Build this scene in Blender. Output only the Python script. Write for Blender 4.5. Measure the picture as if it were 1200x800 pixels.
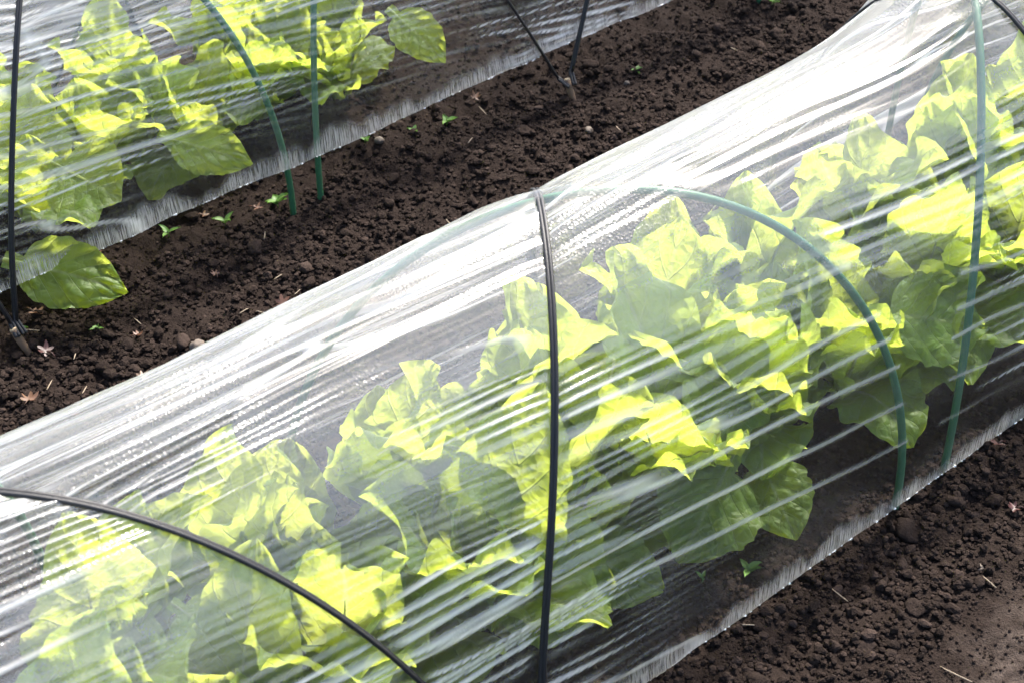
import bpy, bmesh, math, random
import numpy as np
from mathutils import Vector, Matrix

for o in list(bpy.data.objects):
    bpy.data.objects.remove(o)
sc = bpy.context.scene
COL = sc.collection
rnd = random.Random(7)
R = math.radians

# ------------------------------------------------------------------ camera, sky, sun, exposure
CAM = Vector((-1.4649, -0.9012, 1.6))
PITCH, AZ = 0.6847, 0.8644                      # pitch down, heading from +X
fw = Vector((math.cos(AZ) * math.cos(PITCH), math.sin(AZ) * math.cos(PITCH), -math.sin(PITCH)))
cam = bpy.data.cameras.new('camera')
cam.sensor_width = 36
cam.lens = 2011.25 / 1200 * 36
cam.clip_start = 0.05
cam.clip_end = 200
cam.dof.use_dof = True
cam.dof.focus_distance = 2.33
cam.dof.aperture_fstop = 9
camo = bpy.data.objects.new('camera', cam)
COL.objects.link(camo)
camo.location = CAM
camo.rotation_euler = fw.to_track_quat('-Z', 'Y').to_euler()
sc.camera = camo

SUN_EL, SUN_AZ = R(50), AZ - R(26)
sdir = Vector((math.cos(SUN_AZ) * math.cos(SUN_EL), math.sin(SUN_AZ) * math.cos(SUN_EL), math.sin(SUN_EL)))
world = bpy.data.worlds.new('World')
sc.world = world
world.use_nodes = True
wn, wl = world.node_tree.nodes, world.node_tree.links
sky = wn.new('ShaderNodeTexSky')
sky.sky_type = 'NISHITA'
sky.sun_disc = False
sky.sun_elevation = SUN_EL
sky.sun_rotation = math.atan2(sdir.x, sdir.y)
sky.dust_density = 3.0
wl.new(sky.outputs[0], wn['Background'].inputs[0])
wn['Background'].inputs[1].default_value = 0.15
sun = bpy.data.lights.new('sun', 'SUN')
sun.energy = 4.6
sun.angle = R(5.0)
sun.color = (1.0, 0.95, 0.87)
suno = bpy.data.objects.new('sun', sun)
COL.objects.link(suno)
suno.rotation_euler = (-sdir).to_track_quat('-Z', 'Y').to_euler()
suno.location = sdir * 20

vs = sc.view_settings
vs.view_transform = 'Standard'
vs.look = 'None'
vs.gamma = 1
vs.use_curve_mapping = False
vs.exposure = 1.48
sc.render.engine = 'CYCLES'
cy = sc.cycles
cy.use_denoising = True
cy.denoising_input_passes = 'RGB_ALBEDO_NORMAL'
cy.adaptive_threshold = 0.05
cy.adaptive_min_samples = 24
cy.max_bounces = 6
cy.diffuse_bounces = 5
cy.glossy_bounces = 2
cy.transmission_bounces = 6
cy.transparent_max_bounces = 16
cy.sample_clamp_indirect = 6
cy.caustics_reflective = False
cy.caustics_refractive = False

# ------------------------------------------------------------------ layout of the place (metres)
P = 1.104            # length of one zigzag of the hoops
W = 0.4975           # width of a tunnel at the soil
H = 0.5226           # height of the hoops
S0 = 0.0             # where two hoop feet meet, first tunnel
D = 1.0768           # second tunnel starts here
S1 = -0.2138
DL = 0.0276


def unp(u, v, z=0.0):
    """place on the level z of the garden that was measured at this point of the photograph"""
    f = 2011.25
    rt = Vector((math.sin(AZ), -math.cos(AZ), 0))
    up = rt.cross(fw)
    d = fw + rt * ((u - 600) / f) - up * ((v - 400) / f)
    return CAM + d * ((z - CAM.z) / d.z)


# ------------------------------------------------------------------ noise
def vnoise(x, y, seed=0, n=256):
    g = np.random.RandomState(seed).rand(n, n)
    xi = np.floor(x).astype(int); yi = np.floor(y).astype(int)
    fx = x - xi; fy = y - yi
    fx = fx * fx * fx * (fx * (fx * 6 - 15) + 10); fy = fy * fy * fy * (fy * (fy * 6 - 15) + 10)
    x0 = xi % n; x1 = (xi + 1) % n; y0 = yi % n; y1 = (yi + 1) % n
    return (g[x0, y0] * (1 - fx) + g[x1, y0] * fx) * (1 - fy) + (g[x0, y1] * (1 - fx) + g[x1, y1] * fx) * fy


def fbm(x, y, seed=0, oct=4, gain=0.5):
    a, t, s = 1.0, 0, 0
    for k in range(oct):
        t = t + a * (vnoise(x * 2 ** k + 17.3 * k, y * 2 ** k + 5.1 * k, seed + k) - 0.5)
        s += a
        a *= gain
    return t / s * 2


def sstep(a, b, x):
    t = np.clip((x - a) / (b - a), 0, 1)
    return t * t * (3 - 2 * t)


# ------------------------------------------------------------------ helpers
def mesh_np(name, verts, quads, smooth=True, uv=None):
    me = bpy.data.meshes.new(name)
    verts = np.asarray(verts, dtype=np.float32)
    quads = np.asarray(quads, dtype=np.int32)
    k = quads.shape[1]
    me.vertices.add(len(verts)); me.vertices.foreach_set('co', verts.ravel())
    me.loops.add(quads.size); me.loops.foreach_set('vertex_index', quads.ravel())
    me.polygons.add(len(quads))
    me.polygons.foreach_set('loop_start', np.arange(0, quads.size, k, dtype=np.int32))
    me.polygons.foreach_set('use_smooth', np.full(len(quads), smooth))
    me.update(calc_edges=True)
    if uv is not None:
        lay = me.uv_layers.new(name='UVMap')
        lay.data.foreach_set('uv', np.asarray(uv, dtype=np.float32)[quads.ravel()].ravel())
    me.validate()
    return me


def grid_quads(na, nb):
    i = np.arange(na - 1)[:, None] * nb + np.arange(nb - 1)[None, :]
    i = i.ravel()
    return np.stack([i, i + nb, i + nb + 1, i + 1], 1)


def add(name, me, mat=None, parent=None, label=None, cat=None, group=None, kind=None):
    o = bpy.data.objects.new(name, me)
    COL.objects.link(o)
    if mat is not None and me is not None and not me.materials:
        me.materials.append(mat)
    if parent is not None:
        o.parent = parent
    for k, v in (('label', label), ('category', cat), ('group', group), ('kind', kind)):
        if v:
            o[k] = v
    return o


def tube(pts, rad, seg=10, cap=True):
    pts = [Vector(p) for p in pts]
    n = len(pts)
    rad = rad if hasattr(rad, '__len__') else [rad] * n
    vs_, fs = [], []
    ref = Vector((0, 0, 1))
    t0 = (pts[1] - pts[0]).normalized()
    if abs(t0.dot(ref)) > 0.9:
        ref = Vector((1, 0, 0))
    nrm = t0.cross(ref).normalized()
    for i, p in enumerate(pts):
        t = (pts[min(i + 1, n - 1)] - pts[max(i - 1, 0)]).normalized()
        nrm = (nrm - t * nrm.dot(t)).normalized()
        b = t.cross(nrm)
        for k in range(seg):
            a = 2 * math.pi * k / seg
            vs_.append(p + (nrm * math.cos(a) + b * math.sin(a)) * rad[i])
    for i in range(n - 1):
        for k in range(seg):
            a = i * seg + k; b2 = i * seg + (k + 1) % seg
            fs.append((a, b2, b2 + seg, a + seg))
    if cap:
        fs.append(tuple(range(seg))[::-1]); fs.append(tuple((n - 1) * seg + k for k in range(seg)))
    me = bpy.data.meshes.new('tube')
    me.from_pydata([tuple(v) for v in vs_], [], fs)
    for p in me.polygons:
        p.use_smooth = True
    me.update()
    return me


class Mat:
    def __init__(self, name):
        self.m = bpy.data.materials.new(name)
        self.m.use_nodes = True
        self.t = self.m.node_tree
        self.t.nodes.clear()
        self.out = self.n('ShaderNodeOutputMaterial')

    def n(self, typ, **kw):
        nd = self.t.nodes.new(typ)
        for k, v in kw.items():
            setattr(nd, k, v)
        return nd

    def set(self, sock, v):
        if hasattr(v, 'bl_rna') and v.bl_rna.identifier.startswith('NodeSocket'):
            self.t.links.new(v, sock)
        elif isinstance(v, tuple) and len(v) == 3 and sock.type == 'RGBA':
            sock.default_value = (*v, 1)
        else:
            sock.default_value = v

    def math(self, op, a, b=0.0, c=None, clamp=False):
        nd = self.n('ShaderNodeMath', operation=op, use_clamp=clamp)
        self.set(nd.inputs[0], a); self.set(nd.inputs[1], b)
        if c is not None:
            self.set(nd.inputs[2], c)
        return nd.outputs[0]

    def noise(self, vec, scale, detail=3.0, rough=0.5, dist=0.0, flat=False):
        nd = self.n('ShaderNodeTexNoise', noise_dimensions='2D' if flat else '3D')
        self.t.links.new(vec, nd.inputs['Vector'])
        nd.inputs['Scale'].default_value = scale
        nd.inputs['Detail'].default_value = detail
        nd.inputs['Roughness'].default_value = rough
        nd.inputs['Distortion'].default_value = dist
        return nd.outputs['Fac']

    def map(self, vec, scale=(1, 1, 1), loc=(0, 0, 0)):
        nd = self.n('ShaderNodeMapping')
        self.t.links.new(vec, nd.inputs['Vector'])
        nd.inputs['Scale'].default_value = scale
        nd.inputs['Location'].default_value = loc
        return nd.outputs[0]

    def ramp(self, fac, stops, interp='LINEAR'):
        nd = self.n('ShaderNodeValToRGB')
        nd.color_ramp.interpolation = interp
        el = nd.color_ramp.elements
        while len(el) < len(stops):
            el.new(0.5)
        for e, (p, c) in zip(el, stops):
            e.position = p
            e.color = (*c, 1) if isinstance(c, tuple) else (c, c, c, 1)
        self.set(nd.inputs[0], fac)
        return nd.outputs[0]

    def mixc(self, fac, a, b, blend='MIX'):
        nd = self.n('ShaderNodeMix', data_type='RGBA', blend_type=blend)
        self.set(nd.inputs[0], fac); self.set(nd.inputs[6], a); self.set(nd.inputs[7], b)
        return nd.outputs[2]

    def mixs(self, fac, a, b):
        nd = self.n('ShaderNodeMixShader')
        self.set(nd.inputs[0], fac); self.t.links.new(a, nd.inputs[1]); self.t.links.new(b, nd.inputs[2])
        return nd.outputs[0]

    def bump(self, h, strength=0.5, dist=0.002, normal=None):
        nd = self.n('ShaderNodeBump')
        nd.inputs['Strength'].default_value = strength
        nd.inputs['Distance'].default_value = dist
        self.t.links.new(h, nd.inputs['Height'])
        if normal is not None:
            self.t.links.new(normal, nd.inputs['Normal'])
        return nd.outputs[0]

    def bsdf(self, typ, **kw):
        nd = self.n('ShaderNodeBsdf' + typ)
        for k, v in kw.items():
            self.set(nd.inputs[k.replace('_', ' ')], v)
        return nd.outputs[0]

    def end(self, s):
        self.t.links.new(s, self.out.inputs['Surface'])
        return self.m

    def coord(self, which='Object'):
        return self.n('ShaderNodeTexCoord').outputs[which]


# ------------------------------------------------------------------ materials
def soil_material():
    m = Mat('dark_crumbly_soil')
    g = m.n('ShaderNodeNewGeometry').outputs['Position']
    n1 = m.noise(g, 9, 5, 0.6)
    n2 = m.noise(g, 130, 4, 0.65)
    n3 = m.noise(g, 420, 2, 0.6)
    base = m.ramp(n1, [(0.3, (0.0096, 0.0067, 0.0056)), (0.55, (0.0155, 0.0109, 0.0090)), (0.75, (0.0237, 0.0166, 0.0137))])
    base = m.mixc(m.ramp(n2, [(0.3, 0.0), (0.75, 0.75)]), base, (0.0278, 0.0194, 0.0161))
    # dry, trodden earth of the path in front of the first tunnel
    sep = m.n('ShaderNodeSeparateXYZ'); m.t.links.new(g, sep.inputs[0])
    d1 = m.math('DIVIDE', m.math('ADD', sep.outputs[0], 0.06), 0.26)
    d2 = m.math('DIVIDE', m.math('ADD', sep.outputs[1], 0.29), 0.105)
    rr = m.math('SQRT', m.math('ADD', m.math('MULTIPLY', d1, d1), m.math('MULTIPLY', d2, d2)))
    rr = m.math('ADD', rr, m.math('MULTIPLY', m.math('ADD', m.noise(g, 14, 5, 0.65), -0.5), 1.7))
    pm = m.ramp(rr, [(0.45, 1.0), (1.1, 0.0)])
    dry = m.mixc(n3, (0.045, 0.034, 0.029), (0.080, 0.062, 0.052))
    pm = m.math('MULTIPLY', pm, m.ramp(m.noise(g, 60, 3, 0.7), [(0.35, 0.25), (0.6, 1.0)]))
    base = m.mixc(pm, base, dry)
    h = m.math('ADD', m.math('MULTIPLY', n2, 1.0), m.math('MULTIPLY', n3, 0.5))
    nb = m.bump(h, 0.9, 0.006)
    return m.end(m.bsdf('Principled', Base_Color=base, Roughness=0.93, Normal=nb, Specular_IOR_Level=0.06))


def crumb_material(name='soil_crumb', lift=0.47):
    m = Mat(name)
    g = m.n('ShaderNodeNewGeometry')
    rpi = g.outputs['Random Per Island']
    n2 = m.noise(g.outputs['Position'], 220, 4, 0.65)
    oi = m.n('ShaderNodeObjectInfo').outputs['Random']
    r = m.math('FRACT', m.math('ADD', rpi, oi))
    base = m.ramp(r, [(p_, (c_ * lift, c_ * 0.70 * lift, c_ * 0.58 * lift)) for p_, c_ in ((0.0, 0.022), (0.5, 0.040), (0.9, 0.060), (1.0, 0.105))])
    base = m.mixc(m.ramp(n2, [(0.35, 0.0), (0.8, 0.6)]), base, (0.042, 0.030, 0.025))
    nb = m.bump(n2, 0.9, 0.004)
    return m.end(m.bsdf('Principled', Base_Color=base, Roughness=0.92, Normal=nb, Specular_IOR_Level=0.06))


def film_material(hem, white=0.40, veil=0.10):
    m = Mat('clear_polythene_film')
    uvm = m.n('ShaderNodeUVMap'); uv = uvm.outputs[0]          # x along the row, y up the film, in metres
    sep = m.n('ShaderNodeSeparateXYZ'); m.t.links.new(uv, sep.inputs[0])
    v = sep.outputs[1]
    at = m.n('ShaderNodeAttribute', attribute_name='sky_sheen')
    sky_sheen = at.outputs['Fac']
    glint = m.n('ShaderNodeAttribute', attribute_name='glint').outputs['Fac']
    # fine grain across the folds, left by water running down the inside
    grain = m.noise(m.map(uv, (300, 34, 1)), 1.0, 1, 0.6, 0.0, True)
    patch = m.noise(m.map(uv, (5, 8, 1), (3, 7, 0)), 1.0, 2, 0.6, 0.0, True)
    gmask = m.ramp(patch, [(0.42, 0.0), (0.68, 1.0)])
    streak = m.noise(m.map(uv, (1.6, 85, 1)), 1.0, 1, 0.55, 0.0, True)
    # wet hem
    edge = m.math('ADD', 0.034, m.math('MULTIPLY', m.math('ADD', m.noise(m.map(uv, (9, 0.01, 1)), 1.0, 2, 0.7, 0.0, True), -0.5), 0.11))
    edge = m.math('ADD', edge, m.math('MULTIPLY', m.math('ADD', grain, -0.5), 0.010))
    wet = m.ramp(m.math('SUBTRACT', edge, v), [(0.0, 0.0), (0.022, 1.0)])
    wet = m.math('MULTIPLY', wet, hem)
    run = m.ramp(m.noise(m.map(uv, (600, 30, 1), (1, 5, 0)), 1.0, 2, 0.6, 0.3, True), [(0.33, 0.0), (0.62, 1.0)])
    beads = m.n('ShaderNodeTexVoronoi', voronoi_dimensions='2D'); m.t.links.new(uv, beads.inputs['Vector']); beads.inputs['Scale'].default_value = 230
    bead = m.ramp(beads.outputs['Distance'], [(0.1, 1.0), (0.45, 0.0)])
    # bump
    hgt = m.math('MULTIPLY', grain, m.math('MULTIPLY_ADD', gmask, 0.42, 0.06))
    hgt = m.math('ADD', hgt, m.math('MULTIPLY', run, m.math('MULTIPLY', wet, 2.2)))
    hgt = m.math('ADD', hgt, m.math('MULTIPLY', streak, 0.7))
    hgt = m.math('ADD', hgt, m.math('MULTIPLY', m.math('MULTIPLY', bead, gmask), 0.35))
    nb = m.bump(hgt, 0.55, 0.0016)
    # Fresnel of a thin sheet seen from either side
    lw = m.n('ShaderNodeLayerWeight'); lw.inputs['Blend'].default_value = 0.5
    m.t.links.new(nb, lw.inputs['Normal'])
    f5 = m.math('POWER', lw.outputs['Facing'], 4.0)
    fres = m.math('MULTIPLY_ADD', f5, 0.62, 0.05, clamp=True)
    glossA = m.bsdf('Glossy', Color=(1, 1, 1), Roughness=0.13, Normal=nb)
    glossB = m.bsdf('Glossy', Color=(1, 1, 1), Roughness=0.30, Normal=nb)
    gloss = m.mixs(0.55, glossA, glossB)
    clear = m.bsdf('Transparent', Color=(0.985, 0.99, 0.985))
    haze_s = m.mixs(0.42, m.bsdf('Translucent', Color=(0.86, 0.86, 0.88), Normal=nb), m.bsdf('Diffuse', Color=(0.86, 0.86, 0.88), Normal=nb))
    high = m.ramp(m.math('ADD', v, m.math('MULTIPLY', m.math('ADD', patch, -0.5), 0.35)), [(0.12, 0.0), (0.5, 1.0)])   # more haze higher up the film
    hz = m.math('MULTIPLY_ADD', m.math('MULTIPLY', gmask, grain), 0.035, 0.010)
    hz = m.math('MULTIPLY_ADD', high, 0.02, hz)
    hz = m.math('MULTIPLY_ADD', sky_sheen, m.math('MULTIPLY_ADD', patch, 0.22, veil), hz)  # sky reflection on upward facets, painted in as haze
    hz = m.math('MULTIPLY_ADD', glint, white, hz)  # painted white glints along pleats and creases
    hz = m.math('ADD', hz, m.math('MULTIPLY', wet, m.math('MULTIPLY_ADD', run, 0.44, 0.10)))
    hz = m.math('ADD', hz, m.math('MULTIPLY', m.math('MULTIPLY', bead, gmask), 0.03), clamp=True)
    body = m.mixs(hz, clear, haze_s)
    return m.end(m.mixs(fres, body, gloss))


def leaf_material(name, dif, tra, tfac=0.5):
    m = Mat(name)
    uv = m.n('ShaderNodeUVMap').outputs[0]                     # x 0..1 along, y -1..1 across
    sep = m.n('ShaderNodeSeparateXYZ'); m.t.links.new(uv, sep.inputs[0])
    a, b = sep.outputs[0], m.math('ABSOLUTE', sep.outputs[1])
    oi = m.n('ShaderNodeObjectInfo').outputs['Random']
    vein = m.math('FRACT', m.math('MULTIPLY_ADD', b, -2.1, m.math('MULTIPLY', a, 6.5)))
    vein = m.math('ABSOLUTE', m.math('ADD', vein, -0.5))
    vm = m.ramp(vein, [(0.0, 1.0), (0.06, 0.0)])
    pos = m.coord('Object')
    net = m.n('ShaderNodeTexVoronoi', feature='DISTANCE_TO_EDGE'); m.t.links.new(pos, net.inputs['Vector']); net.inputs['Scale'].default_value = 75
    nm = m.ramp(net.outputs[0], [(0.0, 1.0), (0.09, 0.0)])
    mid = m.ramp(b, [(0.02, 1.0), (0.07, 0.0)])
    pale = m.math('MAXIMUM', m.math('MULTIPLY', vm, 0.75), m.math('MULTIPLY', nm, 0.30))
    pale = m.math('MAXIMUM', pale, m.math('MULTIPLY', mid, 0.9))
    blot = m.noise(pos, 16, 4, 0.6)
    d0 = m.mixc(m.ramp(blot, [(0.3, 0.0), (0.7, 1.0)]), dif, tuple(c * 1.5 for c in dif))
    d0 = m.mixc(m.math('MULTIPLY', oi, 0.55), d0, (dif[0] * 1.7, dif[1] * 1.35, dif[2] * 1.2))
    dc = m.mixc(pale, d0, (0.30, 0.38, 0.16))
    t0 = m.mixc(m.math('MULTIPLY', oi, 0.6), tra, (tra[0] * 1.2, tra[1] * 1.02, tra[2]))
    tc = m.mixc(m.math('MULTIPLY', pale, 0.6), t0, (0.62, 0.66, 0.22))
    tc = m.mixc(m.ramp(blot, [(0.35, 0.35), (0.65, 0.0)]), tc, tuple(c * 0.55 for c in tra))
    h = m.math('ADD', m.math('MULTIPLY', net.outputs[0], 1.3), m.math('MULTIPLY', vm, -0.6))
    nb = m.bump(h, 0.5, 0.004)
    s = m.mixs(tfac, m.bsdf('Diffuse', Color=dc, Normal=nb), m.bsdf('Translucent', Color=tc, Normal=nb))
    lw = m.n('ShaderNodeLayerWeight'); lw.inputs['Blend'].default_value = 0.5
    fr = m.math('MULTIPLY_ADD', m.math('POWER', lw.outputs['Facing'], 4.0), 0.16, 0.012)
    return m.end(m.mixs(fr, s, m.bsdf('Glossy', Color=(1, 1, 1), Roughness=0.5, Normal=nb)))


def plain(name, col, rough=0.5, var=0.3, scale=60, bump=0.3, spec=0.5, dist=0.001):
    m = Mat(name)
    p = m.coord('Object')
    n = m.noise(p, scale, 4, 0.6)
    c = m.mixc(n, tuple(x * (1 - var) for x in col), tuple(min(1, x * (1 + var)) for x in col))
    return m.end(m.bsdf('Principled', Base_Color=c, Roughness=rough, Normal=m.bump(n, bump, dist), Specular_IOR_Level=spec))


def thin_leaf(name, a, b, tr=0.25):
    m = Mat(name)
    p = m.coord('Object')
    c = m.mixc(m.ramp(m.noise(p, 90, 4, 0.65), [(0.3, 0.0), (0.7, 1.0)]), a, b)
    s = m.mixs(tr, m.bsdf('Diffuse', Color=c), m.bsdf('Translucent', Color=c))
    return m.end(m.mixs(0.04, s, m.bsdf('Glossy', Color=(1, 1, 1), Roughness=0.5)))


M_soil = soil_material()
M_crumb = crumb_material()
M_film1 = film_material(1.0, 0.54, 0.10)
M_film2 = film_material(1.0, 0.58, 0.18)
M_hoop = plain('green_plastic_coating', (0.030, 0.120, 0.058), 0.5, 0.2, 90, 0.25)
M_cord = plain('black_rubber_cord', (0.008, 0.008, 0.010), 0.55, 0.3, 300, 0.4)
M_wood = plain('weathered_wood', (0.16, 0.10, 0.06), 0.8, 0.4, 80, 0.6)
M_cut = plain('pale_cut_wood', (0.55, 0.40, 0.24), 0.8, 0.2, 120, 0.5)
M_leaf = leaf_material('cabbage_leaf', (0.105, 0.195, 0.036), (0.56, 0.67, 0.085), 0.75)
M_rib = leaf_material('pale_midrib', (0.34, 0.42, 0.18), (0.75, 0.82, 0.35), 0.75)
M_weed = thin_leaf('weed_green', (0.07, 0.17, 0.03), (0.16, 0.30, 0.05), 0.4)
M_drop = None

# ------------------------------------------------------------------ soil


def soil_z(x, y):
    z = 0.022 * fbm(x * 2.1, y * 2.1, 11, 3)
    near = sstep(-0.03, -0.14, y) * sstep(-0.75, -0.12, x)              # trodden path is smoother
    rough = 1 - 0.4 * near
    z = z * (1 - 0.5 * near) + rough * (0.013 * fbm(x * 13, y * 13, 21, 3) + 0.008 * fbm(x * 55, y * 55, 31, 2))
    fade = np.clip((6 - np.maximum(abs(x), abs(y - 0.8))) / 3, 0, 1)
    return z * fade - 0.008


def axis(lo, hi, step, far):
    a = np.arange(lo, hi + step / 2, step)
    out, s = [], step
    p = hi
    while p < far:
        s *= 1.35
        p += s
        out.append(p)
    neg = [lo + hi - q for q in out][::-1]
    return np.array(neg + list(a) + out)


gx = axis(-1.45, 1.5, 0.008, 70)
gy = axis(-0.55, 2.15, 0.008, 70)
X, Y = np.meshgrid(gx, gy, indexing='ij')
Z = soil_z(X, Y)
soil = add('soil', mesh_np('soil', np.stack([X, Y, Z], -1).reshape(-1, 3), grid_quads(len(gx), len(gy))), M_soil, kind='structure')


def crumb_shape(sub, seed, rough=0.42, jit=0.17):
    bm = bmesh.new()
    bmesh.ops.create_icosphere(bm, subdivisions=sub, radius=1)
    r = random.Random(seed)
    sc_ = Vector((r.uniform(0.8, 1.25), r.uniform(0.8, 1.25), r.uniform(0.6, 0.95)))
    lob = [(Vector((r.gauss(0, 1), r.gauss(0, 1), r.gauss(0, 1))).normalized(), r.uniform(-rough, rough)) for _ in range(7)]
    for v in bm.verts:
        k = 1 + sum(a * max(0, v.co.normalized().dot(d)) ** 3 for d, a in lob) + r.uniform(-jit, jit)
        v.co = Vector((v.co.x * sc_.x, v.co.y * sc_.y, v.co.z * sc_.z)) * k
    vs_ = np.array([v.co[:] for v in bm.verts])
    fs = np.array([[v.index for v in f.verts] for f in bm.faces])
    bm.free()
    return vs_, fs


def density(x, y, bare=0.03):
    d = np.ones_like(x)
    d *= 0.45 + 0.85 * vnoise(x * 4, y * 4, 77)
    path = ((x + 0.06) / 0.28) ** 2 + ((y + 0.29) / 0.12) ** 2 + 0.8 * (vnoise(x * 11, y * 11, 5) - 0.5)
    d *= np.where(path < 0.8, bare, 1.0)
    under1 = (y > 0.04) & (y < W + 0.02)
    under2 = (y > D + 0.04)
    d *= np.where(under1, 0.4, 1.0) * np.where(under2, 0.3, 1.0)
    return d


def in_view(x, y, pad=0.06):
    px = np.stack([x - CAM.x, y - CAM.y, np.full_like(x, -CAM.z)], -1)
    rt = np.array([math.sin(AZ), -math.cos(AZ), 0]); f_ = np.array(fw); up = np.cross(rt, f_)
    d = px @ f_
    u, v = (px @ rt) / d, (px @ up) / d
    return (abs(u) < 600 / 2011.25 + pad) & (abs(v) < 400 / 2011.25 + pad)


rs = np.random.RandomState(3)


def scatter(n, rlo, rhi, pw, sub, seed, bare=0.03):
    x = rs.uniform(-1.45, 1.5, n * 5); y = rs.uniform(-0.55, 2.0, n * 5)
    k = (rs.rand(n * 5) < density(x, y, bare)) & in_view(x, y)
    x, y = x[k][:n], y[k][:n]
    n = len(x)
    r = rlo * (rhi / rlo) ** (rs.rand(n) ** pw)
    r = np.where(((x + 0.06) / 0.28) ** 2 + ((y + 0.29) / 0.12) ** 2 < 1.0, np.minimum(r, 0.0021), r)     # only dust-fine crumbs on the path
    shapes = [crumb_shape(sub, seed + i) for i in range(10)]
    which = rs.randint(0, 10, n)
    ang = rs.uniform(0, 6.283, n)
    z = soil_z(x, y) + r * rs.uniform(0.0, 1.0, n)
    V, F, off = [], [], 0
    for i, (sv, sf) in enumerate(shapes):
        q = np.where(which == i)[0]
        c, s = np.cos(ang[q])[:, None], np.sin(ang[q])[:, None]
        vx = sv[None, :, 0] * c - sv[None, :, 1] * s
        vy = sv[None, :, 0] * s + sv[None, :, 1] * c
        vz = np.repeat(sv[None, :, 2], len(q), 0)
        P3 = np.stack([vx, vy, vz], -1) * r[q][:, None, None] + np.stack([x[q], y[q], z[q]], -1)[:, None, :]
        V.append(P3.reshape(-1, 3))
        F.append((sf[None] + (np.arange(len(q)) * len(sv))[:, None, None] + off).reshape(-1, 3))
        off += len(q) * len(sv)
    return np.concatenate(V), np.concatenate(F)


v1, f1 = scatter(56000, 0.0014, 0.0048, 1.4, 1, 100, 0.4)        # 20 faces each
v2, f2 = scatter(6500, 0.0042, 0.0085, 1.8, 2, 200)         # 80 faces each
add('crumbs', mesh_np('crumbs', np.concatenate([v1, v2]), np.concatenate([f1, f2 + len(v1)]), False), M_crumb, soil, kind='stuff')

clod_me = []
for i in range(12):
    v_, f_ = crumb_shape(3, 300 + i, 0.5, 0.07)
    v_ = v_ * (1 + 0.34 * fbm(v_[:, 0] * 2.2 + 9 * i, v_[:, 1] * 2.2 + v_[:, 2] * 1.7, 40 + i, 3))[:, None]
    me = mesh_np('clod', v_, f_)
    me.materials.append(M_crumb)
    clod_me.append(me)
n = 0
while n < 270:
    x, y = rnd.uniform(-1.3, 1.4), rnd.uniform(-0.5, 1.25)
    if 0.0 < y < W and rnd.random() < 0.75:
        continue
    if not in_view(np.array([x]), np.array([y]), 0.0)[0] or rnd.random() > density(np.array([x]), np.array([y]))[0]:
        continue
    if (x + 0.06) ** 2 / 0.08 + (y + 0.29) ** 2 / 0.0144 < 1.1:
        continue
    o = add('clod', rnd.choice(clod_me), None, soil)
    r = 0.0068 * (0.0155 / 0.0068) ** (rnd.random() ** (1.8 if y > 0.5 and x < -0.2 else 3.5))
    o.scale = (r, r, r * rnd.uniform(0.75, 1.05))
    o.rotation_euler = (rnd.uniform(-0.4, 0.4), rnd.uniform(-0.4, 0.4), rnd.uniform(0, 6.28))
    o.location = (x, y, float(soil_z(np.array([x]), np.array([y]))[0]) + r * 0.25)
    n += 1


# ------------------------------------------------------------------ film shape
def cord_s(cn, cf, t, pw=1.3):
    """row position of a cord at arc angle t: steep by the pegs, slanting over the ridge"""
    q = np.clip(np.asarray(t) / math.pi, 0, 1)
    w = np.where(q < 0.5, 0.5 * (2 * q) ** pw, 1 - 0.5 * np.clip(2 - 2 * q, 0, 1) ** pw)
    return cn + (cf - cn) * w


class Tunnel:
    def __init__(self, y0, s0, seed, cords, feet={}, dips=()):
        self.hoops = {}
        for k in (-2, -1, 0, 1, 2):
            for sg in (-1, 1):
                self.hoops[k, sg] = feet.get((k, sg), (s0 + k * P + sg * DL, s0 + k * P + sg * (P / 2 - DL)))
        self.cords = [(*c, 1.3)[:3] if len(c) == 2 else c for c in cords]
        self.y0, self.s0, self.seed, self.dips = y0, s0, seed, dips    # cords: (near peg, far peg) along the row

    def rel(self, s):
        r = (s - self.s0) / P
        return r - np.round(r)

    def geo(self, s, t):
        """sag of the film and distances (m) to the hoops and cords at row position s, arc angle t"""
        r = abs(self.rel(s))
        u = (1 - np.cos(t)) / 2
        a = DL / P + u * (0.5 - 2 * DL / P)
        inside = r < a
        lft = np.full(np.shape(r + t), -3.0); rgt = np.full(np.shape(r + t), 3.0)
        for hn, hf in self.hoops.values():
            hs = hn + (hf - hn) * u
            lft = np.where(hs <= s, np.maximum(lft, hs), lft)
            rgt = np.where(hs > s, np.minimum(rgt, hs), rgt)
        xi = (s - lft) / np.maximum(rgt - lft, 1e-5)
        gap = np.clip((rgt - lft) / P, 0, 1.2)
        sag = 0.046 * 4 * xi * (1 - xi) * gap ** 1.6
        dc = np.full(np.shape(r + t), 9.0)
        for (cn, cf, pw) in self.cords:                                       # a cord lies straight on the film
            dc = np.minimum(dc, abs(s - cord_s(cn, cf, t, pw)))
        dh = np.minimum(s - lft, rgt - s)
        sag = sag + 0.016 * np.exp(-dc / 0.035) * sstep(0.0, 0.05, dh)
        return sag, dc, dh, inside, u

    def pos(self, s, t, out=0.0):
        s = np.asarray(s, float); t = np.asarray(t, float)
        sag, dc, dh, ins, u = self.geo(s, t)
        st = np.sin(t)
        k = 1 - sag * sstep(0.0, 0.35, st)
        for (ds, wd, am) in self.dips:
            k = k - am * np.exp(-((s - ds) / wd) ** 2) * sstep(0.1, 0.8, st)
        y = -W / 2 * np.cos(t) * k
        z = H * np.clip(st, 1e-4, 1) ** 0.965 * k
        ny = -np.cos(t) * H
        nz = st * W / 2
        l = np.hypot(ny, nz)
        return np.stack([s, self.y0 + W / 2 + y + ny / l * (0.006 + out), z + nz / l * (0.006 + out)], -1)


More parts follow.
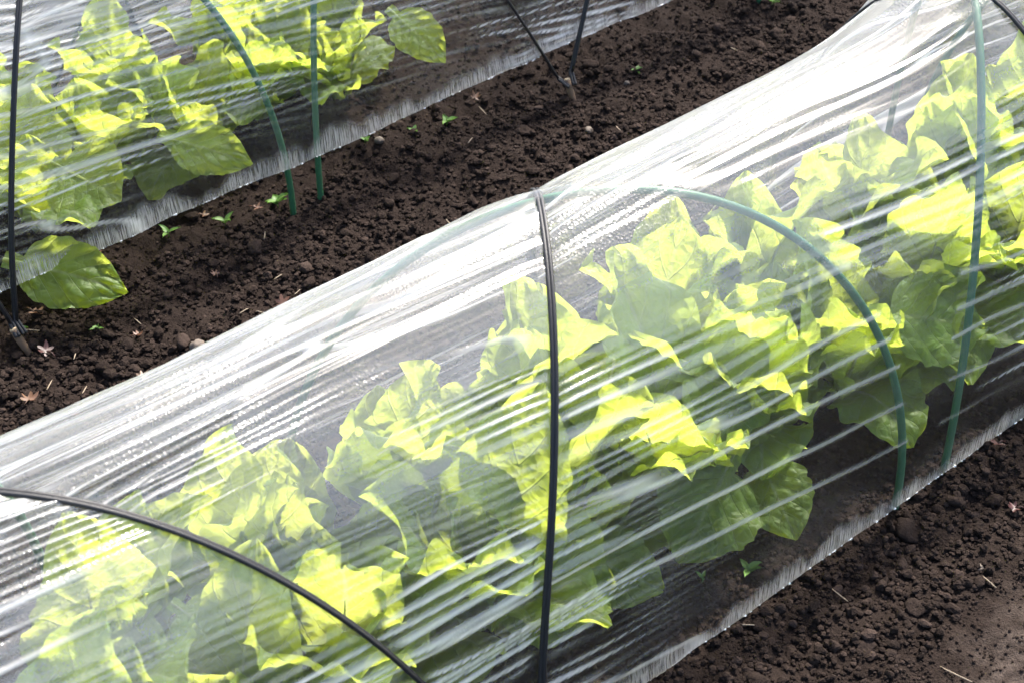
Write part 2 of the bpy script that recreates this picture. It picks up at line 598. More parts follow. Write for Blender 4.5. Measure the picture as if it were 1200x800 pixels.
def tri(x):
    return 2 * abs(2 * (x - np.floor(x)) - 1) - 1


def build_film(T, name, mat, smin, smax, ns, nt, t0, t1, label, hem_wave, more=0.0):
    s1 = np.linspace(smin, smax, ns)
    t1_ = np.linspace(t0, t1, nt)
    S, Tt = np.meshgrid(s1, t1_, indexing='ij')
    # arc length of the plain section gives the second texture coordinate
    yy, zz = -W / 2 * np.cos(t1_), H * np.sin(t1_) ** 0.965
    v1 = np.concatenate([[0], np.cumsum(np.hypot(np.diff(yy), np.diff(zz)))])
    V = np.broadcast_to(v1, S.shape)
    sag, dc, dh, ins, u = T.geo(S, Tt)
    sd = T.seed
    vv = V + S * (0.11 - 0.13 * sstep(0.40, 0.70, V))
    warp = 0.03 * fbm(S * 2.2, V * 9, sd + 1, 3)
    lowmask = sstep(0.40, 0.60, vnoise(S * 3.1 + 4, vv * 17, sd + 2))
    # pleats: flat facets that run along the row
    ph = (vv + warp * 0.35) / 0.018
    pl = tri(ph + 1.5 * fbm(S * 1.8, vv * 22, sd + 3, 2))
    pl3 = tri((vv + warp * 0.3) / 0.0125 + 1.3 * fbm(S * 2.2, vv * 40, sd + 13, 2))
    pick = sstep(0.42, 0.58, vnoise(S * 2.6 + 9, vv * 14, sd + 14))
    pl = pl * (1 - pick) + 0.5 * pl3 * pick                               # wide and narrow pleats, side by side
    ph2 = (vv + warp) / 0.052
    pl2 = tri(ph2 + 1.0 * fbm(S * 1.7, vv * 14, sd + 4, 2))
    up = 1 - u * 2                                                       # 1 near hem, 0 ridge
    a_cord = np.exp(-dc / 0.17) * np.where(ins, 0.35, 1.0) * sstep(0.45, 0.22, u)
    a_wedge = np.where(ins, 1.0, 0.4) * sstep(0.10, 0.30, u) * (1 - 0.75 * sstep(0.42, 0.5, u))
    amp = np.maximum(a_cord * sstep(0.6, 0.42, u), a_wedge)
    amp = amp * (0.35 + 0.9 * lowmask) * (0.25 + 0.75 * sstep(0.0, 0.03, np.minimum(dh, dc)))
    amp = np.maximum(amp, more * (0.6 + 0.6 * lowmask) * sstep(0.02, 0.08, V))
    amp2 = sstep(0.25, 0.5, u) * (0.5 + 0.7 * vnoise(S * 2, V * 6, sd + 5)) * (0.3 + 0.7 * sstep(0.0, 0.06, dh))
    # sharp single creases
    cr = vnoise(S * 0.9 + 3, (vv + warp * 0.5) * 21, sd + 6)
    crg = abs(np.gradient(cr, axis=1) / np.maximum(np.gradient(V, axis=1), 1e-6))
    crease = np.exp(-((cr - 0.5) / np.maximum(crg, 4.0) / 0.0028) ** 2) * sstep(0.35, 0.6, vnoise(S * 2.3, V * 5, sd + 7)) * np.where(ins, sstep(0.12, 0.28, u), 1)
    disp = 0.0025 * amp * pl + 0.0022 * amp2 * pl2 + 0.0016 * crease * sstep(0.05, 0.12, V)
    disp = disp + 0.0016 * fbm(S * 5, vv * 14, sd + 8, 2) * sstep(0.02, 0.1, dh)
    Pp = T.pos(S, Tt)
    ny, nz = -np.cos(Tt) * H, np.sin(Tt) * W / 2
    l = np.hypot(ny, nz)
    Pp[..., 1] += ny / l * disp
    Pp[..., 2] += nz / l * disp
    # hem: small waves where it lies on the soil
    hw = np.exp(-V / 0.05)
    Pp[..., 1] -= hw * hem_wave * (0.5 + 0.5 * fbm(S * 6, V * 0, sd + 9, 2))
    Pp[..., 2] += hw * 0.006 * fbm(S * 9, V * 0, sd + 10, 2)
    uv = np.stack([S, V], -1).reshape(-1, 2)
    me = mesh_np(name, Pp.reshape(-1, 3), grid_quads(ns, nt), True, uv)
    # sky reflection painted as haze on upward facets; pleat and crease glints likewise
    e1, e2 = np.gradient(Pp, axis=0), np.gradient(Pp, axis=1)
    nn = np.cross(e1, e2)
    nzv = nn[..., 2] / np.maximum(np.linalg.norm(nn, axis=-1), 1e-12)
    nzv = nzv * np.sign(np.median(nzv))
    up_sheen = sstep(0.20, 0.56, nzv + 0.07 * fbm(S * 3.0, V * 7, sd + 12, 3))
    low_clear = 1 - (1 - sstep(0.14, 0.30, u)) * np.where(ins, 1, sstep(0.30, 0.10, dh) * 0.6)
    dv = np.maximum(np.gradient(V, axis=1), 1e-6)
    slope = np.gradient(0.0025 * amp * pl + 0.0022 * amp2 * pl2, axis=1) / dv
    keep = sstep(0.30, 0.52, vnoise(S * 2.4 + 1, vv * 60, sd + 15))        # not every pleat gets a painted glint, none along its whole length
    glint = np.clip(sstep(0.12, 0.40, -slope) * keep * sstep(-0.45, 0.35, pl) + 1.3 * crease * low_clear, 0, 1)
    sky_sheen = np.clip(up_sheen, 0, 1) * (1 - 0.45 * sstep(0.60, 0.92, nzv)) * (1 + 0.1 * sstep(0.50, 0.62, u))
    at = me.attributes.new('glint', 'FLOAT', 'POINT')
    at.data.foreach_set('value', glint.astype(np.float32).ravel())
    at = me.attributes.new('sky_sheen', 'FLOAT', 'POINT')
    at.data.foreach_set('value', sky_sheen.astype(np.float32).ravel())
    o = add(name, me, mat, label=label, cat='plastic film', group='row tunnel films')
    # water beads along the hem
    rr = np.random.RandomState(sd)
    bv, bf = crumb_shape(1, 5, 0.05, 0.02)
    hemline = Pp[:, 0, :]
    nb_ = int((smax - smin) / 0.0085)
    ss = np.sort(rr.uniform(smin, smax, nb_))
    bx = np.stack([np.interp(ss, s1, hemline[:, k]) for k in range(3)], -1)
    r_ = rr.uniform(0.0010, 0.0029, nb_) * rr.uniform(0.5, 1.0, nb_)
    VV = (bv[None] * r_[:, None, None] + bx[:, None, :]).reshape(-1, 3)
    FF = (bf[None] + (np.arange(nb_) * len(bv))[:, None, None]).reshape(-1, 3)
    add('water_beads', mesh_np('water_beads', VV, FF), M_drop, o, kind='stuff')
    return o


m = Mat('water_drop')
M_drop = m.end(m.mixs(0.45, m.bsdf('Transparent', Color=(1, 1, 1)), m.bsdf('Glossy', Color=(1, 1, 1), Roughness=0.12)))

T1 = Tunnel(0.0, S0, 500, [(-1.95, -1.47), (-0.72, -1.47), (-0.665, -0.21), (0.33, 0.22), (0.33, 1.05), (1.8, 1.05)], {(0, -1): (-0.022, -0.66), (0, 1): (0.078, 0.515), (-1, 1): (-1.42, -0.98), (-1, -1): (-1.48, -1.95)}, ((-0.42, 0.20, 0.015), (0.36, 0.14, -0.10)))
T2 = Tunnel(D, S1, 900, [(-1.87, -1.33), (-0.745, -1.33), (-0.745, -0.20), (0.338, -0.42, 0.95), (0.338, 1.02, 0.95), (1.45, 1.02)])
tz = math.asin((0.085 / H) ** (1 / 0.965))
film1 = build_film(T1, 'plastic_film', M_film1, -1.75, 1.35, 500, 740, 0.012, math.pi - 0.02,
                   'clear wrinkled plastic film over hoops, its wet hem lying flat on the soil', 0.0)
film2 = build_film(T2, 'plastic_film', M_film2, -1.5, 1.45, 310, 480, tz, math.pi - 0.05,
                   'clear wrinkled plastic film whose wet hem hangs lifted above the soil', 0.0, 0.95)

# ------------------------------------------------------------------ hoops, cords, pegs


def hoop(T, s_near, s_far, label, deep=0.07):
    t = np.linspace(0.0, math.pi, 72)
    u = (1 - np.cos(t)) / 2
    s = s_near + (s_far - s_near) * u
    pts = T.pos(s, np.clip(t, 0.002, math.pi - 0.002), -0.0120)
    pts = [Vector(p) for p in pts]
    pts[0].z = 0; pts[-1].z = 0
    pts = [pts[0] + Vector((0, 0, -deep))] + pts + [pts[-1] + Vector((0, 0, -deep))]
    return add('support_hoop', tube(pts, 0.0052, 10), M_hoop, label=label, cat='hoop', group='green hoops under the film')


def hoops_of(T, labels):
    for key, lab in labels.items():
        hoop(T, *T.hoops[key], lab)


hoops_of(T1, {(0, -1): 'green hoop crossed by the black cord at the film ridge, foot inside the hem',
              (0, 1): 'upright green hoop with its foot poking out below the flat film hem',
              (1, -1): 'green hoop at the ridge under the cord, beyond the upright green hoop',
              (-1, 1): 'green hoop under the film past the long slanting black cord'})
hoops_of(T2, {(0, -1): 'bent green hoop standing in the soil below the lifted film hem',
              (0, 1): 'straight green hoop leg behind the bent one below the lifted hem',
              (1, -1): 'green hoop beyond the wooden peg under the film with the lifted hem',
              (-1, 1): 'green hoop beyond the overhanging leaf under the film with the lifted hem'})


def cord(T, label, fo_near):
    pegs = []
    runs = []
    for cn, cf, pw in T.cords:
        t = np.linspace(0.06, math.pi - 0.06, 90)
        pts = [Vector(p) for p in T.pos(cord_s(cn, cf, t, pw), t, 0.0055)]
        a = Vector((cn + (0.006 if cf > cn else -0.006), T.y0 - fo_near, 0.02)); b = Vector((cf, T.y0 + W + 0.05, 0.02))
        for _ in range(25):
            pts = [pts[0]] + [(pts[i - 1] + pts[i] * 2 + pts[i + 1]) / 4 for i in range(1, len(pts) - 1)] + [pts[-1]]
        lo = [a + (pts[0] - a) * q for q in np.linspace(0, 0.95, 8)]       # the free ends run straight to the pegs
        hi = [pts[-1] + (b - pts[-1]) * q for q in np.linspace(0.05, 1, 8)]
        runs.append(lo + pts + hi)
        if (cn, T.y0 - fo_near) not in pegs:
            pegs.append((cn, T.y0 - fo_near))
    root = add('tie_cord', None, label=label, cat='cord', group='black cords over the film')
    root.location = (T.s0, T.y0, 0)
    for r in runs:
        r = [p - root.location for p in r]
        for off in (-1, 1):
            q = []
            for i, p in enumerate(r):
                tg = (r[min(i + 1, len(r) - 1)] - r[max(i - 1, 0)]).normalized()
                side = Vector((0, 0, 1)).cross(tg)
                if side.length < 0.2:
                    side = Vector((1, 0, 0))
                tw = math.sin(i * 0.05 + off * 0) * 0.0007
                q.append(p + side.normalized() * off * (0.0024 - abs(tw)))
            add('strand', tube(q, 0.0027, 7), M_cord, root)
    return pegs


def peg(x, y, label):
    root = add('wooden_peg', None, label=label, cat='peg', group='wooden pegs holding the cords')
    root.location = (x, y, 0)
    root.rotation_euler = (R(-24), R(6), rnd.uniform(0, 1))
    me = tube([(0, 0, -0.09), (0, 0, 0.01), (0.001, 0, 0.03)], [0.004, 0.006, 0.0058], 10)
    add('shaft', me, M_wood, root)
    add('cut_end', tube([(0.001, 0, 0.0302), (0.001, 0, 0.0325)], [0.0058, 0.0048], 10), M_cut, root)


pg = cord(T1, 'black twin cord zigzagging over the film with the flat hem', 0.03)
for (x, y) in pg[1:2]:
    peg(x, y, 'wooden peg where the black cords meet beside the flat film hem')
pg = cord(T2, 'black twin cord zigzagging over the film with the lifted hem', 0.03)
peg(*pg[1], 'wooden peg holding the cord in the shade below the overhanging cabbage leaf')
peg(*pg[2], 'wooden peg in open soil where two black cords meet in a V')


# ------------------------------------------------------------------ cabbages
def make_leaf(seed, L, Wd, th0, bend, cup, ripple):
    r = random.Random(seed)
    na, nb = 52, 23
    a = np.linspace(0, 1, na)
    b = np.linspace(-1, 1, nb)
    A, B = np.meshgrid(a, b, indexing='ij')
    th = th0 - bend * a ** 1.4
    ds = L / (na - 1)
    cx = np.concatenate([[0], np.cumsum(np.cos(th[:-1]) * ds)])
    cz = np.concatenate([[0], np.cumsum(np.sin(th[:-1]) * ds)])
    q = np.clip((a - 0.16) / 0.84, 0, 1)
    w = np.sin(np.pi * q ** 0.72 * 0.985 + 0.02) ** 0.62
    w = Wd / 2 * np.clip(w, 0, 1) + 0.008 * (1 - sstep(0.1, 0.3, a)) + 0.0006
    edge = 1 + 0.06 * fbm(A * 5 + seed, np.sign(B) * 3 + 0 * A, seed, 3) + 0.022 * np.sin(A * 47 + seed * 1.7 + np.sign(B)) + 0.05 * fbm(A * 19 + seed, np.sign(B) * 5 + 0 * A, seed + 7, 2)
    wide = w[:, None] * B * (1 + (edge - 1) * abs(B) ** 2)
    out = cup * Wd * abs(B) ** 1.7 * sstep(0.1, 0.5, A)
    ph1, ph2 = r.uniform(0, 6), r.uniform(0, 6)
    rip = 0.85 * ripple * abs(B) ** 2.2 * (np.sin(A * r.uniform(13, 19) + np.where(B > 0, ph1, ph2)) + 0.6 * np.sin(A * r.uniform(25, 34) + np.where(B > 0, ph2, ph1))) * sstep(0.12, 0.4, A)
    vein = A * 6.5 - 2.1 * abs(B)
    vd = abs(vein - np.floor(vein) - 0.5)
    quilt = 0.0030 * sstep(0.0, 0.3, vd) * sstep(0.03, 0.2, abs(B)) + 0.0026 * fbm(A * 14, B * 6, seed + 50, 3)
    curl = 0.008 * fbm(A * 3 + 2, B * 2 + 1, seed + 80, 2)
    off = out + rip + (quilt + curl) * sstep(0.1, 0.3, A)
    tip = 0.06 * L * sstep(0.75, 1.0, A) * (1 - B ** 2)                  # rounded end
    nx, nz = -np.sin(th)[:, None], np.cos(th)[:, None]
    X_ = cx[:, None] + nx * off - np.cos(th)[:, None] * 0.10 * L * abs(B) ** 2 * sstep(0.5, 1, A) * 0.4
    Z_ = cz[:, None] + nz * off
    me = mesh_np('leaf', np.stack([X_, wide, Z_], -1).reshape(-1, 3), grid_quads(na, nb), True, np.stack([A, B], -1).reshape(-1, 2))
    me.materials.append(M_leaf)
    pts = [(cx[i] + np.sin(th[i]) * 0.002, 0, cz[i] - np.cos(th[i]) * 0.002) for i in range(0, 34)]
    ribm = tube(pts, [0.0040 * (1 - i / 34.5) ** 0.8 + 0.0003 for i in range(34)], 8)
    ribm.name = 'midrib'
    ribm.materials.append(M_rib)
    return me, ribm


leaf_sets = {'inner': [], 'mid': [], 'outer': [], 'tall': []}
for i in range(6):
    leaf_sets['inner'].append(make_leaf(10 + i, rnd.uniform(0.17, 0.22), rnd.uniform(0.11, 0.14), R(rnd.uniform(70, 84)), R(rnd.uniform(15, 50)), 0.16, 0.009))
    leaf_sets['tall'].append(make_leaf(90 + i, rnd.uniform(0.27, 0.33), rnd.uniform(0.13, 0.16), R(rnd.uniform(76, 88)), R(rnd.uniform(25, 55)), 0.08, 0.012))
    leaf_sets['mid'].append(make_leaf(30 + i, rnd.uniform(0.22, 0.27), rnd.uniform(0.13, 0.17), R(rnd.uniform(58, 72)), R(rnd.uniform(35, 75)), 0.07, 0.013))
    leaf_sets['outer'].append(make_leaf(50 + i, rnd.uniform(0.19, 0.25), rnd.uniform(0.13, 0.16), R(rnd.uniform(38, 55)), R(rnd.uniform(75, 115)), 0.02, 0.012))


def put_leaf(root, me, ribm, az, tilt=0.0, sc_=1.0, roll=0.0, loc=(0, 0, 0)):
    o = add('leaf', me, None, root)
    o.rotation_euler = (roll, tilt, az)
    o.scale = (sc_, sc_, sc_)
    o.location = loc
    add('midrib', ribm, None, o)
    return o


leaf_co = {}


def fits(me, mat, root, y0):
    """does the leaf stay inside its tunnel and above the soil?"""
    if me.name not in leaf_co:
        c = np.empty(len(me.vertices) * 3, np.float32); me.vertices.foreach_get('co', c)
        leaf_co[me.name] = c.reshape(-1, 3)[::3]
    M = np.array(mat)
    w = leaf_co[me.name] @ M[:3, :3].T + M[:3, 3] + np.array(root.location)
    q = np.clip(abs(w[:, 1] - y0 - W / 2) / (W / 2 - 0.012), 0, 2)
    top = (H * 0.90 - 0.01) * np.sqrt(np.clip(1 - q * q, 0, 1))
    return (q < 1).all() and (w[:, 2] < np.maximum(top, 0.03)).all()


def cabbage(x, y, size, label, group, seed, counts=(('outer', 5), ('mid', 5), ('inner', 4))):
    r = random.Random(seed)
    root = add('cabbage_plant', None, label=label, cat='cabbage', group=group)
    root.location = (x, y, 0.0)
    n_leaf = seed % 2
    for kind, cnt in counts:
        for i in range(cnt):
            n_leaf += 1
            az = AZ + math.pi * (n_leaf % 2) + r.gauss(0, 0.85)              # blades turned to the light
            me, ribm = r.choice(leaf_sets[kind])
            # leaves that would push against the film wall stand a little steeper
            side = abs(math.sin(az))
            tilt = r.uniform(-0.16, 0.12) - (0.22 * side if kind != 'inner' else 0.05)
            sz, rl = size * r.uniform(0.85, 1.1), r.uniform(-0.15, 0.15)
            loc = (0.012 * math.cos(az), 0.012 * math.sin(az), 0.006)
            for _ in range(24):
                M = Matrix.LocRotScale(Vector(loc), Matrix.Rotation(az, 3, 'Z') @ Matrix.Rotation(tilt, 3, 'Y') @ Matrix.Rotation(rl, 3, 'X'), Vector((sz, sz, sz)))
                if fits(me, M, root, 0 if y < 0.8 else D):
                    break
                if tilt > -0.75:
                    tilt -= 0.07
                sz *= 0.965
            put_leaf(root, me, ribm, az, tilt, sz, rl, loc)
    return root


G1 = 'cabbages under the film with the flat hem'
G2 = 'cabbages under the film with the lifted hem'
L1 = 'yellow-green leafy cabbage in the back row under the film with the flat hem'
L2 = 'yellow-green leafy cabbage under the plastic film with the lifted hem'
LF = 'yellow-green leafy cabbage in the front row under the film with the flat hem'
plants = {}
front = [('a', -1.30, 'cabbage on the far side of the long slanting cord, dim under the film'), (None, -1.12, LF),
         ('b', -0.93, 'cabbage under the film below the long slanting black cord'), (None, -0.77, LF),
         ('c', -0.58, 'big cabbage under the film between the two black cords that meet'), (None, -0.42, LF),
         ('d', -0.26, 'cabbage with leaves drooping to the soil between upright cord and ridge hoop'), (None, -0.08, LF),
         ('e', 0.09, 'cabbage standing behind the feet of the ridge hoop and the upright hoop'), (None, 0.27, LF),
         ('f', 0.44, 'cabbage just past the upright green hoop under the flat-hemmed film'), (None, 0.62, LF), ('g', 0.80, LF)]
for i, (k, x, lab) in enumerate(front):
    pl_ = cabbage(x, 0.20 + 0.025 * (i % 2), 1.0 + 0.06 * math.sin(i * 2.1), lab, G1, 900 + i, (('outer', 4), ('mid', 5), ('tall', 1), ('inner', 3)))
    if k:
        plants[k] = pl_
for i in range(11):
    pl_ = cabbage(-1.20 + 0.215 * i, 0.37 + 0.015 * (i % 2), 0.98 + 0.07 * math.sin(i * 1.7 + 1), L1, G1, 940 + i, (('mid', 3), ('tall', 4), ('inner', 2)))
    plants['back%d' % i] = pl_
for i, (k, x, y, s, lab) in enumerate([
        ('p', -0.90, 0.17, 1.0, 'cabbage pushing one broad leaf out below the lifted film hem'),
        ('q', -0.58, 0.21, 1.0, 'cabbage between the overhanging leaf and the bent hoop, under the lifted-hem film'),
        ('r', -0.27, 0.24, 0.95, 'cabbage just behind the two green hoop feet under the lifted-hem film'),
        ('s', 0.02, 0.23, 0.9, 'cabbage between the green hoops and the V of cords under the lifted-hem film'),
        ('t', -0.74, 0.25, 0.95, L2), (None, -0.43, 0.26, 0.9, L2), (None, -0.12, 0.27, 0.9, L2),
        (None, -0.95, 0.38, 0.95, L2), (None, -0.76, 0.38, 0.95, L2), (None, -0.55, 0.38, 0.95, L2), (None, -0.33, 0.39, 0.9, L2), (None, -0.1, 0.38, 0.95, L2), (None, 0.12, 0.39, 0.85, L2), (None, 0.62, 0.38, 0.8, L2)]):
    pl_ = cabbage(x, D + y, s * 0.9, lab, G2, 720 + i, (('outer', 3), ('mid', 4), ('inner', 3)) if y < 0.3 else (('mid', 3), ('tall', 3), ('inner', 1)))
    if k:
        plants[k] = pl_

flat_set = [make_leaf(70 + i, 0.2, wd, R(14), R(34), cp, rp) for i, (wd, cp, rp) in enumerate([(0.17, 0.03, 0.006), (0.145, -0.02, 0.004), (0.20, 0.05, 0.010), (0.11, 0.02, 0.004)])]


def single_leaf(plant, base, tip, var, face=0.5, roll=0.0, label=None):
    """one of the large outer leaves, measured at its stalk and its tip"""
    root = plants[plant]
    a, b = unp(*base), unp(*tip)
    x = (b - a); L = x.length; x.normalize()
    up = (Vector((0, 0, 1)) * (1 - face) + (-fw) * face).normalized()
    z = (up - x * up.dot(x)).normalized()
    z = Matrix.Rotation(roll, 3, x) @ z
    y = z.cross(x)
    k = L / 0.192
    me, ribm = flat_set[var]
    o = add('leaf', me, None, root, label=label)
    for _ in range(30):
        M = Matrix.Translation(a - root.location) @ Matrix((x, y, z)).transposed().to_4x4() @ Matrix.Scale(k, 4)
        if plant == 'p' or fits(me, M, root, 0 if root.location.y < 0.8 else D):
            break
        a = a + Vector((0.006, 0.008, 0))
        k *= 0.985
    o.matrix_local = M
    add('midrib', ribm, None, o)


single_leaf('p', (4, 304, 0.085), (146, 342, 0.05), 3, 0.55, 0.15, 'broad green leaf lying out over the soil')
single_leaf('q', (185, 172, 0.13), (297, 206, 0.095), 3, 0.8)
single_leaf('s', (455, 30, 0.19), (528, 100, 0.13), 3, 0.8)
single_leaf('q', (60, 190, 0.13), (140, 235, 0.10), 2, 0.3, 0.3)
single_leaf('d', (888, 535, 0.085), (935, 638, 0.035), 1, 0.9, 0.1)
single_leaf('d', (860, 530, 0.12), (795, 655, 0.05), 0, 0.8, -0.1)
single_leaf('d', (780, 430, 0.20), (905, 470, 0.14), 2, 0.4, 0.3)
single_leaf('c', (560, 655, 0.12), (715, 690, 0.07), 2, 0.6, 0.2)
single_leaf('c', (660, 640, 0.08), (775, 690, 0.04), 1, 0.8)
single_leaf('c', (520, 520, 0.25), (640, 560, 0.19), 0, 0.5, 0.2)
single_leaf('e', (1020, 370, 0.16), (1150, 385, 0.11), 1, 0.35, 0.3)
single_leaf('b', (185, 705, 0.19), (125, 775, 0.14), 2, 0.8)
single_leaf('b', (200, 705, 0.19), (275, 755, 0.13), 0, 0.7)
single_leaf('d', (720, 420, 0.25), (700, 520, 0.18), 2, 0.6)

# ------------------------------------------------------------------ small things on the soil


def gz(x, y):
    return float(soil_z(np.array([x]), np.array([y]))[0])


def blade(L, wd, seed, curl=0.25, n=9, k=5):
    a = np.linspace(0, 1, n); b = np.linspace(-1, 1, k)
    A, B = np.meshgrid(a, b, indexing='ij')
    w = wd / 2 * np.sin(np.pi * np.clip(a ** 0.8, 0, 1) * 0.97 + 0.06)
    return mesh_np('blade', np.stack([A * L, w[:, None] * B, 0.2 * wd * B ** 2 + L * curl * (A - A ** 2 * 1.3)], -1).reshape(-1, 3), grid_quads(n, k))


def seedling(u, v, size, nleaf, label):
    p = unp(u, v)
    root = add('weed_seedling', None, label=label, cat='weed', group='weed seedlings on the soil')
    root.location = (p.x, p.y, gz(p.x, p.y))
    root.rotation_euler = (0, 0, rnd.uniform(0, 6))
    add('stem', tube([(0, 0, -0.006), (0.001, 0, size * 0.3), (0.002, 0.001, size * 0.6)], 0.0009, 6), M_weed, root)
    for i in range(nleaf):
        o = add('leaf', blade(size * rnd.uniform(0.7, 1.1), size * rnd.uniform(0.36, 0.5), i), M_weed, root)
        o.location = (0.001, 0, size * (0.25 + 0.35 * i / nleaf))
        o.rotation_euler = (0, -rnd.uniform(0.2, 0.7), i * 2.3 + rnd.uniform(-0.3, 0.3))


for u, v, s, k, lab in [(325, 232, 0.026, 5, 'small green weed seedling beside the foot of the bent green hoop'),
                        (197, 271, 0.020, 4, 'small weed seedling tucked below the striped wet film hem'),
                        (263, 254, 0.022, 4, 'weed seedling with dry leaf litter between hoop foot and overhanging leaf'),
                        (523, 150, 0.022, 4, 'upright weed seedling just below the lifted hem beside dry litter'),
                        (486, 158, 0.015, 3, 'tiny weed seedling beside an upright one below the lifted hem'),
                        (428, 170, 0.017, 4, 'low weed seedling next to a pale pebble below the lifted hem'),
                        (745, 80, 0.016, 4, 'lone weed seedling on bare soil beyond the V of cords'),
                        (115, 382, 0.013, 4, 'tiny weed seedling under the tip of the overhanging cabbage leaf'),
                        (20, 385, 0.016, 4, 'weed seedling beside the cord peg in the shade of the leaf'),
                        (905, 3, 0.018, 4, 'weed seedling on bare soil far from both pegs'),
                        (877, 662, 0.022, 4, 'four-leaved weed seedling under the film beside the flat hem'),
                        (824, 680, 0.013, 3, 'tiny weed seedling under the film below drooping cabbage leaves')]:
    seedling(u, v, s, k, lab)

M_dry = [thin_leaf('dry_orange', (0.09, 0.036, 0.02), (0.16, 0.075, 0.045)), thin_leaf('dry_red', (0.04, 0.012, 0.010), (0.075, 0.020, 0.016)),
         thin_leaf('dry_tan', (0.11, 0.065, 0.04), (0.18, 0.11, 0.07)), thin_leaf('dry_brown', (0.09, 0.045, 0.025), (0.16, 0.08, 0.045))]


def star_leaf(u, v, size, mat, label, curl=0.5, lobes=5):
    p = unp(u, v)
    vs_, fs = [(0, 0, 0)], []
    r = random.Random(int(u * 7 + v))
    nlob = lobes
    ring = []
    for i in range(nlob * 6):
        a = -2.5 + 5.0 * i / (nlob * 6 - 1)
        ph = (i / (nlob * 6 - 1) * nlob) % 1
        rr = size * (0.40 + 0.60 * max(0, 1 - abs(ph - 0.5) * 2.1) ** 0.9) * (1 - 0.3 * abs(a) / 2.5) * r.uniform(0.92, 1.08)
        z = curl * rr * rr / size * (0.6 + 0.4 * math.sin(a * 3 + u))
        ring.append((math.cos(a) * rr, math.sin(a) * rr, z))
    vs_ += [(x * 0.5, y * 0.5, z * 0.2) for x, y, z in ring] + ring
    n_ = len(ring)
    for i in range(n_ - 1):
        fs.append((0, 1 + i, 2 + i)); fs.append((1 + i, 1 + n_ + i, 2 + n_ + i, 2 + i))
    me = bpy.data.meshes.new('dry_leaf'); me.from_pydata(vs_, [], fs)
    for q in me.polygons:
        q.use_smooth = True
    root = add('dry_leaf', None, label=label, cat='dry leaf', group='fallen dry leaves')
    root.location = (p.x, p.y, gz(p.x, p.y) + 0.008)
    root.rotation_euler = (r.uniform(-0.35, 0.35), r.uniform(-0.35, 0.35), r.uniform(0, 6.28))
    add('blade', me, mat, root)
    add('stalk', tube([(0, 0, 0), (-size * 0.5, 0.001, 0.003), (-size * 1.0, 0.004, 0.001)], 0.0007, 5), mat, root)


for u, v, s, k, c, lab in [(330, 352, 0.021, 0, 0.5, 'pinkish orange star-shaped dry leaf beside the film with the flat hem'),
                           (160, 384, 0.014, 0, 1.5, 'small curled orange dry leaf on open soil past the leaf tip'),
                           (166, 438, 0.017, 2, 0.8, 'tan crumpled dry leaf close to the ridge of the film'),
                           (300, 240, 0.015, 0, 0.7, 'orange dry leaf between two weed seedlings near the bent hoop'),
                           (251, 311, 0.012, 0, 0.6, 'tiny orange dry leaf scrap on soil in front of the striped hem'),
                           (116, 303, 0.015, 0, 0.7, 'orange dry leaf wedged between the hem and the overhanging leaf'),
                           (55, 413, 0.022, 1, 0.6, 'dark red dry leaf in shade below the overhanging cabbage leaf'),
                           (42, 372, 0.020, 3, 0.8, 'brown dry leaf in deep shade behind the cord peg'),
                           (35, 470, 0.022, 3, 0.9, 'large brown folded dry leaf among coarse clods'),
                           (88, 490, 0.016, 1, 0.5, 'red dry leaf scrap at the edge of the film ridge'),
                           (557, 117, 0.016, 3, 0.9, 'rusty dry leaf just below the lifted hem by a straw'),
                           (238, 250, 0.014, 3, 0.6, 'brown dry leaf beside the weed seedling below the wet hem'),
                           (1168, 525, 0.018, 1, 0.5, 'dark red dry leaf outside the flat hem by the upright hoop'),
                           (1190, 592, 0.016, 1, 0.9, 'reddish leaf scrap on trodden soil outside the flat hem'),
                           (1064, 470, 0.045, 2, 0.3, 'yellowed dead leaf lying under the film between two hoop feet')]:
    star_leaf(u, v, s * 0.8, M_dry[k], lab, c)

M_straw = plain('dry_straw', (0.26, 0.20, 0.14), 0.7, 0.4, 150, 0.3)
M_stone = plain('pale_stone', (0.10, 0.078, 0.062), 0.8, 0.4, 90, 0.6, dist=0.003)


def straw(u, v, L, ang, label):
    p = unp(u, v)
    r = random.Random(int(u * 3 + v))
    d = Vector((math.cos(ang), math.sin(ang), 0))
    r0 = r.uniform(-0.25, 0.25)
    pts = []
    for i in range(6):
        q = (i / 5 - 0.5) * L
        w = p + d * q
        pts.append((d.x * q + r.uniform(-1, 1) * L * 0.012, d.y * q + r.uniform(-1, 1) * L * 0.012, 0.008 + q * r0))
    o = add('straw_piece', tube(pts, [0.0005, 0.0008, 0.0009, 0.0009, 0.0008, 0.0004], 6), M_straw, label=label, cat='straw', group='bits of straw on the soil')
    o.location = (p.x, p.y, gz(p.x, p.y))


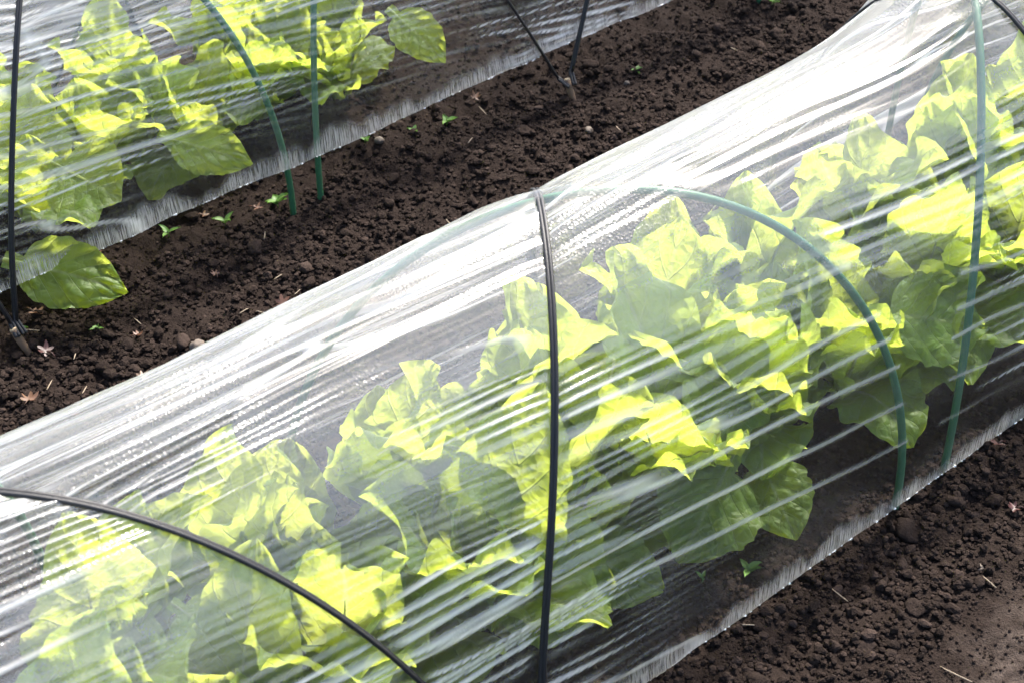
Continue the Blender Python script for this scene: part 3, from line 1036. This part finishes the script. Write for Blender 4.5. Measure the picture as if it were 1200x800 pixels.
for u, v, L, a, lab in [(566, 130, 0.030, 1.4, 'upright pale straw below the lifted hem beside the rusty dry leaf'), (551, 168, 0.022, 0.5, 'short pale straw lying between weeds and the V of cords'),
                        (726, 150, 0.030, 1.2, 'long thin pale straw on bare soil below the flat pale pebble'), (240, 408, 0.028, -0.4, 'straw lying against the tan pebble'),
                        (88, 410, 0.030, 0.9, 'grey straw beside the dark red dry leaf in shade'), (38, 390, 0.024, 2.3, 'dim straw in the shade behind the cord peg'),
                        (58, 450, 0.026, 0.8, 'straw among coarse clods above the folded brown leaf'), (98, 452, 0.018, 0.7, 'short straw between coarse clods and the red leaf scrap'),
                        (160, 368, 0.016, 1.7, 'tiny straw standing over the curled orange leaf'), (285, 358, 0.018, 0.1, 'straw lying flat beside the star-shaped orange leaf'),
                        (307, 362, 0.024, 2.0, 'slanting straw next to the star-shaped orange leaf'), (348, 335, 0.016, 0.2, 'short straw just behind the star-shaped orange leaf'),
                        (325, 316, 0.016, 0.1, 'short straw on open soil between hoop feet and film ridge'), (310, 275, 0.020, 0.9, 'straw on soil in front of the bent hoop foot'),
                        (526, 255, 0.018, 1.5, 'tiny straw close to the film ridge by the crossing cord'), (985, 690, 0.030, 1.5, 'straw on dark soil outside the flat hem'),
                        (875, 730, 0.022, 2.4, 'short straw close to the flat hem among fine crumbs'), (1120, 790, 0.045, 1.6, 'dark stick lying across the pale trodden soil'),
                        (1160, 680, 0.024, 1.4, 'thin straw at the edge of the pale trodden soil'), (860, 60, 0.014, 2.0, 'tiny straw scrap on bare soil beyond the weed seedling')]:
    straw(u, v, L, a, lab)


def pebble(u, v, r, label):
    p = unp(u, v)
    v_, f_ = crumb_shape(3, int(u), 0.2)
    o = add('pebble', mesh_np('pebble', v_ * r, f_), M_stone, label=label, cat='pebble', group='pebbles on the soil')
    o.location = (p.x, p.y, gz(p.x, p.y) + r * 0.35)
    o.rotation_euler = (0, 0, u)


for u, v, r, lab in [(230, 396, 0.012, 'tan pebble between the overhanging leaf and the film ridge'),
                     (445, 171, 0.0085, 'small pale pebble below the lifted hem beside a low weed'),
                     (690, 142, 0.0085, 'flat pale pebble in open soil below the V of cords'),
                     (214, 405, 0.011, 'greyish pebble lying next to the tan pebble'),
                     (735, 92, 0.006, 'tiny pale pebble next to the lone weed seedling'),
                     (1148, 660, 0.006, 'tiny pale pebble on the trodden path soil')]:
    pebble(u, v, r, lab)
